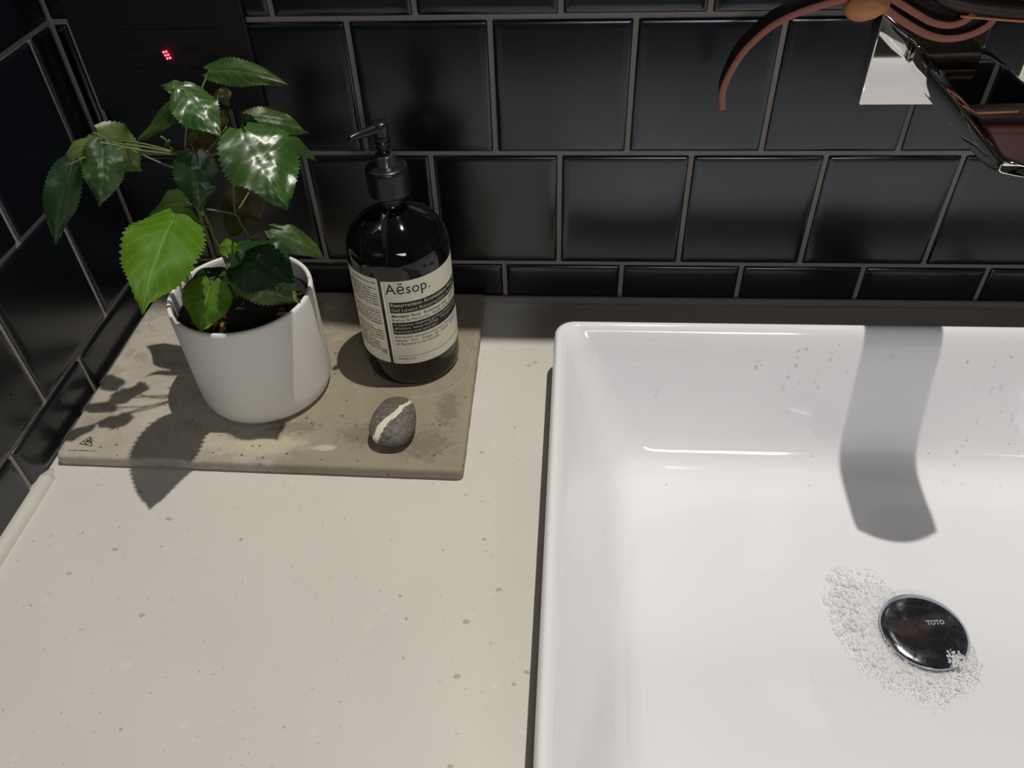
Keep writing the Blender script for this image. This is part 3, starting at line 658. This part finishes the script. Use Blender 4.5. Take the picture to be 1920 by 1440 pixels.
def cq(t0_, z0, t1_, z1, wd):
    a = cyl(t0_*D2R, z0, RL+.0002); b = cyl(t1_*D2R, z1, RL+.0002); d = (b-a).normalized(); nrm = Vector((math.cos(t0_*D2R), math.sin(t0_*D2R), 0)); s_ = d.cross(nrm)*wd/2
    bm.faces.new([bm.verts.new(p) for p in (a-s_, a+s_, b+s_, b-s_)])
for q in ((-112.8, .0428, -112.8, .0462), (-107.8, .0428, -107.8, .0462), (-112.8, .0428, -107.8, .0428), (-112.8, .0462, -107.8, .0462), (-112, .0434, -108.6, .0456), (-112, .0456, -108.6, .0434)): cq(*q, .00035)
mobj('square_symbol', from_bm(bm), M['ink'], lab2, smooth=False)

# ------------------------------------------------------------------ pebble
bm = bmesh.new(); bmesh.ops.create_icosphere(bm, subdivisions=5, radius=1)
for v in bm.verts:
    c_ = v.co; n_ = noise.noise(c_*1.3)*.05 + noise.noise(c_*3)*.015
    s_ = 1+n_; x, y, z = c_*s_
    k = 1 - .10*y          # a little narrower at the far end
    z = z*(1 if z > 0 else .92)
    p_ = 2.35              # fuller than an ellipsoid
    L = (abs(x)**p_+abs(y)**p_+abs(z)**p_)**(1/p_)/max(1e-6, math.sqrt(x*x+y*y+z*z)); x, y, z = x/L, y/L, z/L
    v.co = (x*.0160*k, y*.0222, z*.0095)
pb = mobj('pebble', from_bm(bm), M['pebble']); pb.location = (.2475, -.1735, .0196); pb.rotation_euler = (0, 0, -.06)
tag(pb, 'oval dark grey pebble with one white vein on the concrete tray', 'pebble')

# ------------------------------------------------------------------ potted plant
px, py = .1408, -.1262
pl = empty('potted_plant', (px, py, .0102)); tag(pl, 'young leafy green plant in a plain matt white pot', 'plant')
prof = [(0, .0112), (.036, .0110), (.0410, .0104), (.0440, .0112), (.0465, .0135), (.0482, .0175), (.0489, .0230), (.0491, .03), (.0496, .07), (.0500, .0960), (.0499, .0982), (.0490, .0990), (.0476, .0990), (.0468, .0982), (.0466, .095), (.0462, .080), (.0460, .070), (0, .070)]
mobj('pot', from_bm(lathe(prof, 96, (px, py))), M['pot'], pl)
bm = bmesh.new(); rings = []
for k in range(13):
    r = .0458*(1-k/12.5); rings.append([bm.verts.new((px+r*math.cos(t*math.pi/24), py+r*math.sin(t*math.pi/24), .0855+.0035*noise.noise(Vector((r*math.cos(t*math.pi/24)*120, r*math.sin(t*math.pi/24)*120, 0)))+.003*(k/12))) for t in range(48)])
for a, b in zip(rings, rings[1:]):
    for i in range(48): bm.faces.new((a[i], a[(i+1) % 48], b[(i+1) % 48], b[i]))
bm.faces.new(rings[-1])
mobj('soil', from_bm(bm), M['soil'], pl)
rr = random.Random(21)
cm = []
for q in range(4):
    bm = bmesh.new(); bmesh.ops.create_icosphere(bm, subdivisions=1, radius=1)
    for v in bm.verts: v.co = Vector((v.co.x*.0026, v.co.y*.0014, v.co.z*.0010))*(1+.35*noise.noise(v.co*2+Vector((q, 0, 0))))
    me = from_bm(bm, 'chip'); me.materials.append(M['chip']); cm.append(me)
spots = [(-.018+rr.gauss(0, .006), -.024+rr.gauss(0, .005)) for _ in range(16)] + [(.034+rr.gauss(0, .004), .006+rr.gauss(0, .006)) for _ in range(12)] + [(rr.uniform(-.03, .03), rr.uniform(-.03, .03)) for _ in range(8)] + [(-.026, .022), (-.024, .026)]
for a, b in spots:
    if math.hypot(a, b) > .042: continue
    o = mobj('bark_chip', cm[rr.randrange(4)], None, pl, smooth=False, world=False); o.location = (a, b, .0870-.0102+rr.uniform(0, .0015)); o.rotation_euler = (rr.uniform(-.5, .5), rr.uniform(-.5, .5), rr.uniform(0, 6))
def rad(n, a, b): return [a+(b-a)*i/(n-1) for i in range(n)]
bm = tube_bm(STEM, rad(len(STEM), .0017, .0007), 8); tube_bm(STEM2[::-1][:0] or STEM2, rad(len(STEM2), .0009, .0006), 7, bm); tube_bm(STEM3, rad(len(STEM3), .0009, .0005), 7, bm)
mobj('stem', from_bm(bm), M['stem'], pl)
bm = tube_bm(SPROUT, rad(len(SPROUT), .0006, .0008), 6); tube_bm(SPROUT2, rad(len(SPROUT2), .0006, .0009), 6, bm)
mobj('sprout', from_bm(bm), M['leaf_pale'], pl)
KIND = {'bright': 'fresh bright green leaf', 'pale': 'pale green leaf', 'brown': 'reddish young leaf'}
def leaf(d):
    nm, B, T, wdt, nv, droop, kind, P0, P1 = d
    B, T, nv = Vector(B), Vector(T), Vector(nv)
    L = (T-B).length; ax = (T-B).normalized(); sd = ax.cross(nv).normalized(); up = sd.cross(ax).normalized()
    if up.dot(nv) < 0: up = -up; sd = -sd
    rr = random.Random(ord(nm)); ph = rr.uniform(0, 6)
    NU, NV = 44, 14
    big = wdt > .024
    bm = bmesh.new(); uvl = bm.loops.layers.uv.new('UVMap'); grid = []
    amp = (.0007 if kind == 'glossy' else .00042) * (wdt/.04)
    for i in range(NU+1):
        t = i/NU
        wv_ = math.sin(math.pi*min(1, (t*.985+.015)**.68))**.80 * (1-.30*max(0, t-.55)/.45)
        if t > .9: wv_ = max(wv_*.8, (1-t)*1.0)
        if t == 1: wv_ = .004
        if i % 2 and .06 < t < .93: wv_ *= 1.075
        elif .06 < t < .93: wv_ *= .97
        hw = wdt/2*wv_
        cen = B.lerp(T, t) + up*(droop*L*4*t*(1-t))*.55 + sd*(math.sin(math.pi*t)*L*.03*math.sin(ph))
        row = []
        for j in range(NV+1):
            s_ = j/NV*2-1; a = abs(s_)
            back = L*.10*(a**1.5)*(1-t)**3 - L*.0*a       # heart-shaped base lobes
            lat = (t - .28*a)*7
            puck = amp*math.sin(lat*2*math.pi)*min(1, a*3)*(1-a*.5)*math.sin(math.pi*min(1, t*1.02))
            fold = -wdt*.16*a**1.4 + wdt*.05*min(1, a*6)
            wave = wdt*.07*a*a*math.sin(t*13+ph+(s_ > 0)*1.3)
            curl = -wdt*.10*max(0, t-.6)*a
            p = cen + sd*(hw*s_) - ax*back + up*(fold*wv_ + puck + wave + curl + wdt*.05*noise.noise(Vector((t*4, s_*1.7, ph*3))))
            row.append(bm.verts.new(p))
        grid.append(row)
    for i in range(NU):
        for j in range(NV):
            f = bm.faces.new((grid[i][j], grid[i+1][j], grid[i+1][j+1], grid[i][j+1]))
            for lp, (a, b) in zip(f.loops, ((i, j), (i+1, j), (i+1, j+1), (i, j+1))): lp[uvl].uv = (a/NU, b/NV)
    me = bpy.data.meshes.new('leaf'); bm.to_mesh(me); bm.free()
    o = mobj('leaf', me, M['leaf_'+kind], pl)
    if kind in KIND: o['label'] = KIND[kind]
    pt = mobj('petiole', from_bm(tube_bm([P0, P1, B, B.lerp(T, .06)], [.0007, .0006, .0006, .0004], 6)), M['stem'], o)
for d in LEAVES: leaf(d)

# ------------------------------------------------------------------ wall socket (left, behind the plant)
so = empty('wall_socket', (.08, -.0015, .20)); tag(so, 'matt black double wall socket plate on the tiles behind the plant', 'socket')
PX0, PX1, PZ0, PZ1 = .0165, .1435, .1762, .2800
FY = -.0056
mobj('cover_plate', from_bm(box_bm(PX0, PX1, FY, -.0012, PZ0, PZ1, .0010)), M['outlet'], so, smooth=False)
bm = bmesh.new()
mobj('socket_insert', from_bm(box_bm(.0500, .1230, FY-.0009, FY+.0002, .1985, .2350, .0006)), M['outlet'], so, smooth=False)
for x0 in (.0530, .0935):
    for z in (.2214, .2079):
        mobj('slot', from_bm(box_bm(x0, x0+.0130, FY-.00115, FY-.0007, z-.0013, z+.0013)), M['outletdark'], so, smooth=False)
for x0 in (.0770, .1145):
    mobj('ground_hole', from_bm(lathe([(0, 0), (.0030, 0), (.0036, .0003), (.0040, 0)], 24)), M['outletdark'], so, world=False)
    o = [c for c in so.children if c.name.startswith('ground_hole')][-1]; o.location = (x0-.08, FY-.0012+.0015, .2150-.20); o.rotation_euler = (math.pi/2, 0, 0)
for k, (a, b) in enumerate(((0, 0), (.0022, .0004), (.0007, -.0022), (.0029, -.0018), (.0014, -.0044), (.0036, -.0040))):
    bm = bmesh.new(); bmesh.ops.create_icosphere(bm, subdivisions=2, radius=.00075); me = from_bm(bm)
    o = mobj('indicator_light', me, M['led'], so, world=False); o.location = (.0795+a-.08, FY-.0014+.0015, .2196+b-.20); o['label'] = 'glowing red indicator light'

# ------------------------------------------------------------------ wall tap
def roundplate(x0, x1, z0, z1, y0, y1, r=.0028):
    bm = bmesh.new(); rings = []
    for ins, y in ((0, y1), (0, y0+.0012), (.0004, y0+.0004), (.0012, y0)):
        ring = []
        for cx_, cz_, a0 in ((x1-r, z1-r, 0), (x0+r, z1-r, 90), (x0+r, z0+r, 180), (x1-r, z0+r, 270)):
            for k in range(6): t = math.radians(a0+18*k); ring.append(bm.verts.new((cx_+(r-ins)*math.cos(t), y, cz_+(r-ins)*math.sin(t))))
        rings.append(ring)
    for a, b in zip(rings, rings[1:]):
        for i in range(len(a)): bm.faces.new((a[i], a[(i+1) % len(a)], b[(i+1) % len(a)], b[i]))
    bm.faces.new(rings[-1]); bm.faces.new(rings[0][::-1]); return from_bm(bm)
tap = empty('wall_tap', (.612, -.0015, .215)); tag(tap, 'chrome flat-spouted tap mounted on the black tiles above the basin', 'tap')
mobj('escutcheon', roundplate(.5716, .6440, .1788, .2510, -.0090, -.0013), M['chrome'], tap, smooth=False)
bm = bmesh.new(); rings = []
XC = .6165
for k, (y, zt, zb, hw) in enumerate(((-.0088, .2235, .2085, .0200), (-.020, .2235, .2085, .0215), (-.035, .2235, .2084, .0240), (-.060, .2233, .2084, .0252), (-.12, .2228, .2088, .0252), (-.156, .2224, .2105, .0252), (-.167, .2221, .2128, .0252), (-.1735, .2219, .2150, .0246))):
    ring = []; zc = (zt+zb)/2; h = (zt-zb)/2; r = min(.0022, h*.6)
    for cx_, cz_, a0 in ((XC+hw-r, zt-r, 0), (XC-hw+r, zt-r, 90), (XC-hw+r, zb+r, 180), (XC+hw-r, zb+r, 270)):
        for q in range(4):
            t = math.radians(a0+30*q); ring.append((cx_+r*math.cos(t), y, cz_+r*math.sin(t)))
        if a0 in (0, 180):
            A_ = ring[-1]; sgn = -1 if a0 == 0 else 1
            for q in range(1, 10): ring.append((A_[0] + sgn*(2*hw-2*r)*q/10, y, A_[2]))
    bw = {6: .35, 7: .8}.get(k, 0)
    rings.append([bm.verts.new((x_, y_ - .0085*bw*(1-((x_-XC)/.0252)**2), z_)) for x_, y_, z_ in ring])
# bowed front end
last = rings[-1]
for ins, dy in ((.0012, .0065), (.003, .0110)):
    ring = []
    for v in last:
        xo = (v.co.x-XC)/.0246; ring.append(bm.verts.new((XC+(v.co.x-XC)*(1-ins*10), v.co.y-dy*.2*(1-xo*xo)-.0006, (v.co.z-.2185)*(1-ins*150*.5)+.2185)))
    rings.append(ring)
for a, b in zip(rings, rings[1:]):
    for i in range(len(a)): bm.faces.new((a[i], a[(i+1) % len(a)], b[(i+1) % len(a)], b[i]))
bm.faces.new(rings[-1]); bm.faces.new(rings[0][::-1])
mobj('spout', from_bm(bm), M['chrome'], tap)
mobj('spout_outlet', from_bm(lathe([(0, .2060), (.0095, .2060), (.0100, .2066), (.0100, .2100), (0, .2100)], 32, (XC, -.150))), M['chromedull'], tap)
th = empty('tap_handle', (.713, -.0015, .215)); tag(th, 'square chrome plate with lever at the right edge above the basin', 'tap handle')
mobj('escutcheon', roundplate(.6730, .7450, .1788, .2510, -.0090, -.0013), M['chrome'], th, smooth=False)
bm = lathe([(0, 0), (.017, 0), (.0175, .001), (.0175, .030), (.0165, .0315), (0, .0318)], 40)
bmesh.ops.rotate(bm, verts=bm.verts, cent=(0, 0, 0), matrix=Matrix.Rotation(math.pi/2, 3, 'X')); bmesh.ops.translate(bm, verts=bm.verts, vec=(.7134, -.0088, .2134))
mobj('handle_hub', from_bm(bm), M['chrome'], th)
mobj('lever', from_bm(box_bm(.7070, .7198, -.082, -.0395, .2080, .2150, .0015, 2)), M['chrome'], th, smooth=False)

# ------------------------------------------------------------------ leather cord bundle hanging above the tap
lb = empty('leather_strap_bundle', (.575, -.045, .262)); tag(lb, 'brown leather straps knotted together hanging in front of the chrome tap', 'strap')
UPY = (.10, 1, .10)
def twotone(bm):
    bm.faces.ensure_lookup_table(); nf = len(bm.faces)-2
    for i in range(nf): bm.faces[i].material_index = 1 if i % 8 in (1, 5) else 0
def two(me):
    me.materials.append(M['leather']); me.materials.append(M['leatherface']); return me
bm = tube_bm([(.4712, -.042, .1933), (.4690, -.043, .2090), (.4745, -.044, .2280), (.4830, -.045, .2410), (.4950, -.046, .2520), (.5120, -.047, .2600), (.5330, -.047, .2655)], [.55, .8, 1, 1, 1, 1, 1], 8, sub=6, flat=(.0170, .0044, UPY))
twotone(bm); o = mobj('loose_strap_end', two(from_bm(bm)), None, lb); o['label'] = 'curved free end of the leather strap'
bm = bmesh.new(); bmesh.ops.create_icosphere(bm, subdivisions=4, radius=1)
for v in bm.verts: v.co = Vector((v.co.x*.0135, v.co.y*.010, v.co.z*.0090*(1-.25*v.co.x)))*(1+.06*noise.noise(v.co*2.2)) + Vector((.5450, -.052, .2605))
o = mobj('knot', from_bm(bm), M['leathertan'], lb); o['label'] = 'tan leather knot'
bm = tube_bm([(.5330, -.050, .2660), (.5360, -.054, .2610), (.5400, -.050, .2625)], .003, 10)
mobj('knot_wrap', from_bm(bm), M['leatherface'], lb)
bm = tube_bm([(.5500, -.048, .2635), (.5600, -.050, .2570), (.5718, -.051, .2505), (.5840, -.052, .2450), (.5962, -.052, .2425), (.6090, -.051, .2440), (.6193, -.050, .2500), (.6230, -.048, .2600)], 1, 8, sub=5, flat=(.0120, .0044, UPY))
twotone(bm); mobj('strap', two(from_bm(bm)), None, lb)
bm = tube_bm([(.5520, -.048, .2680), (.5657, -.050, .2612), (.5760, -.051, .2560), (.5860, -.051, .2515), (.5970, -.051, .2500), (.6060, -.050, .2535), (.6110, -.048, .2620)], 1, 8, sub=5, flat=(.0120, .0042, UPY))
twotone(bm); mobj('strap', two(from_bm(bm)), None, lb)
bm = tube_bm([(.5850, -.048, .2640), (.6020, -.050, .2590), (.6220, -.051, .2565), (.6500, -.052, .2545), (.6900, -.052, .2560), (.7200, -.050, .262)], [.0040, .0055, .0060, .0062, .006, .005], 14)
mobj('rolled_pouch', from_bm(bm), M['leatherface'], lb)
bm = box_bm(.638, .800, -.060, -.030, .262, .370, .006, 3)
o = mobj('pouch', from_bm(bm), M['leatherpouch'], lb); o['label'] = 'reddish brown leather pouch'
bm = tube_bm([(.6000, -.056, .2545), (.6250, -.0572, .2525), (.6550, -.0580, .2508)], .0007, 6)
mobj('stitching', from_bm(bm), M['leathertan'], lb)
bm = tube_bm([(.5455, -.050, .270), (.5600, -.040, .36), (.570, -.034, .50), (.572, -.034, .6195)], [.0022, .0018, .0018, .0018], 8)
mobj('hanging_cord', from_bm(bm), M['leatherface'], lb)

wl = empty('fill_light_mount', (.66, -1.499, .70)); tag(wl, 'added black mount behind the front fill light, on the wall facing the basin', 'lamp')  # added mount for the front fill light, out of view
mobj('housing', from_bm(box_bm(.34, .98, -1.499, -1.475, .56, .84, .004)), M['black'], wl, smooth=False)
# ------------------------------------------------------------------ above the frame: mirror cabinet and ceiling downlight
mc = empty('mirror_cabinet', (.7, -.0015, .62)); tag(mc, 'black mirror cabinet on the tiled wall above the basin', 'cabinet')
mobj('carcass', from_bm(box_bm(.345, 1.30, -.0734, -.0015, .62, 1.25, .001)), M['black'], mc, smooth=False)
mobj('mirror_door', from_bm(box_bm(.347, .819, -.0764, -.0734, .621, 1.249)), M['mirror'], mc, smooth=False)
mobj('mirror_door', from_bm(box_bm(.821, 1.298, -.0764, -.0734, .621, 1.249)), M['mirror'], mc, smooth=False)
dl = empty('ceiling_downlight', (.60, -.110, 1.78)); tag(dl, 'small recessed ceiling downlight above the basin', 'lamp')
mobj('trim_ring', from_bm(lathe([(.030, 1.7795), (.038, 1.7795), (.038, 1.772), (.030, 1.772), (.030, 1.7795)], 40, (.60, -.110))), M['black'], dl)
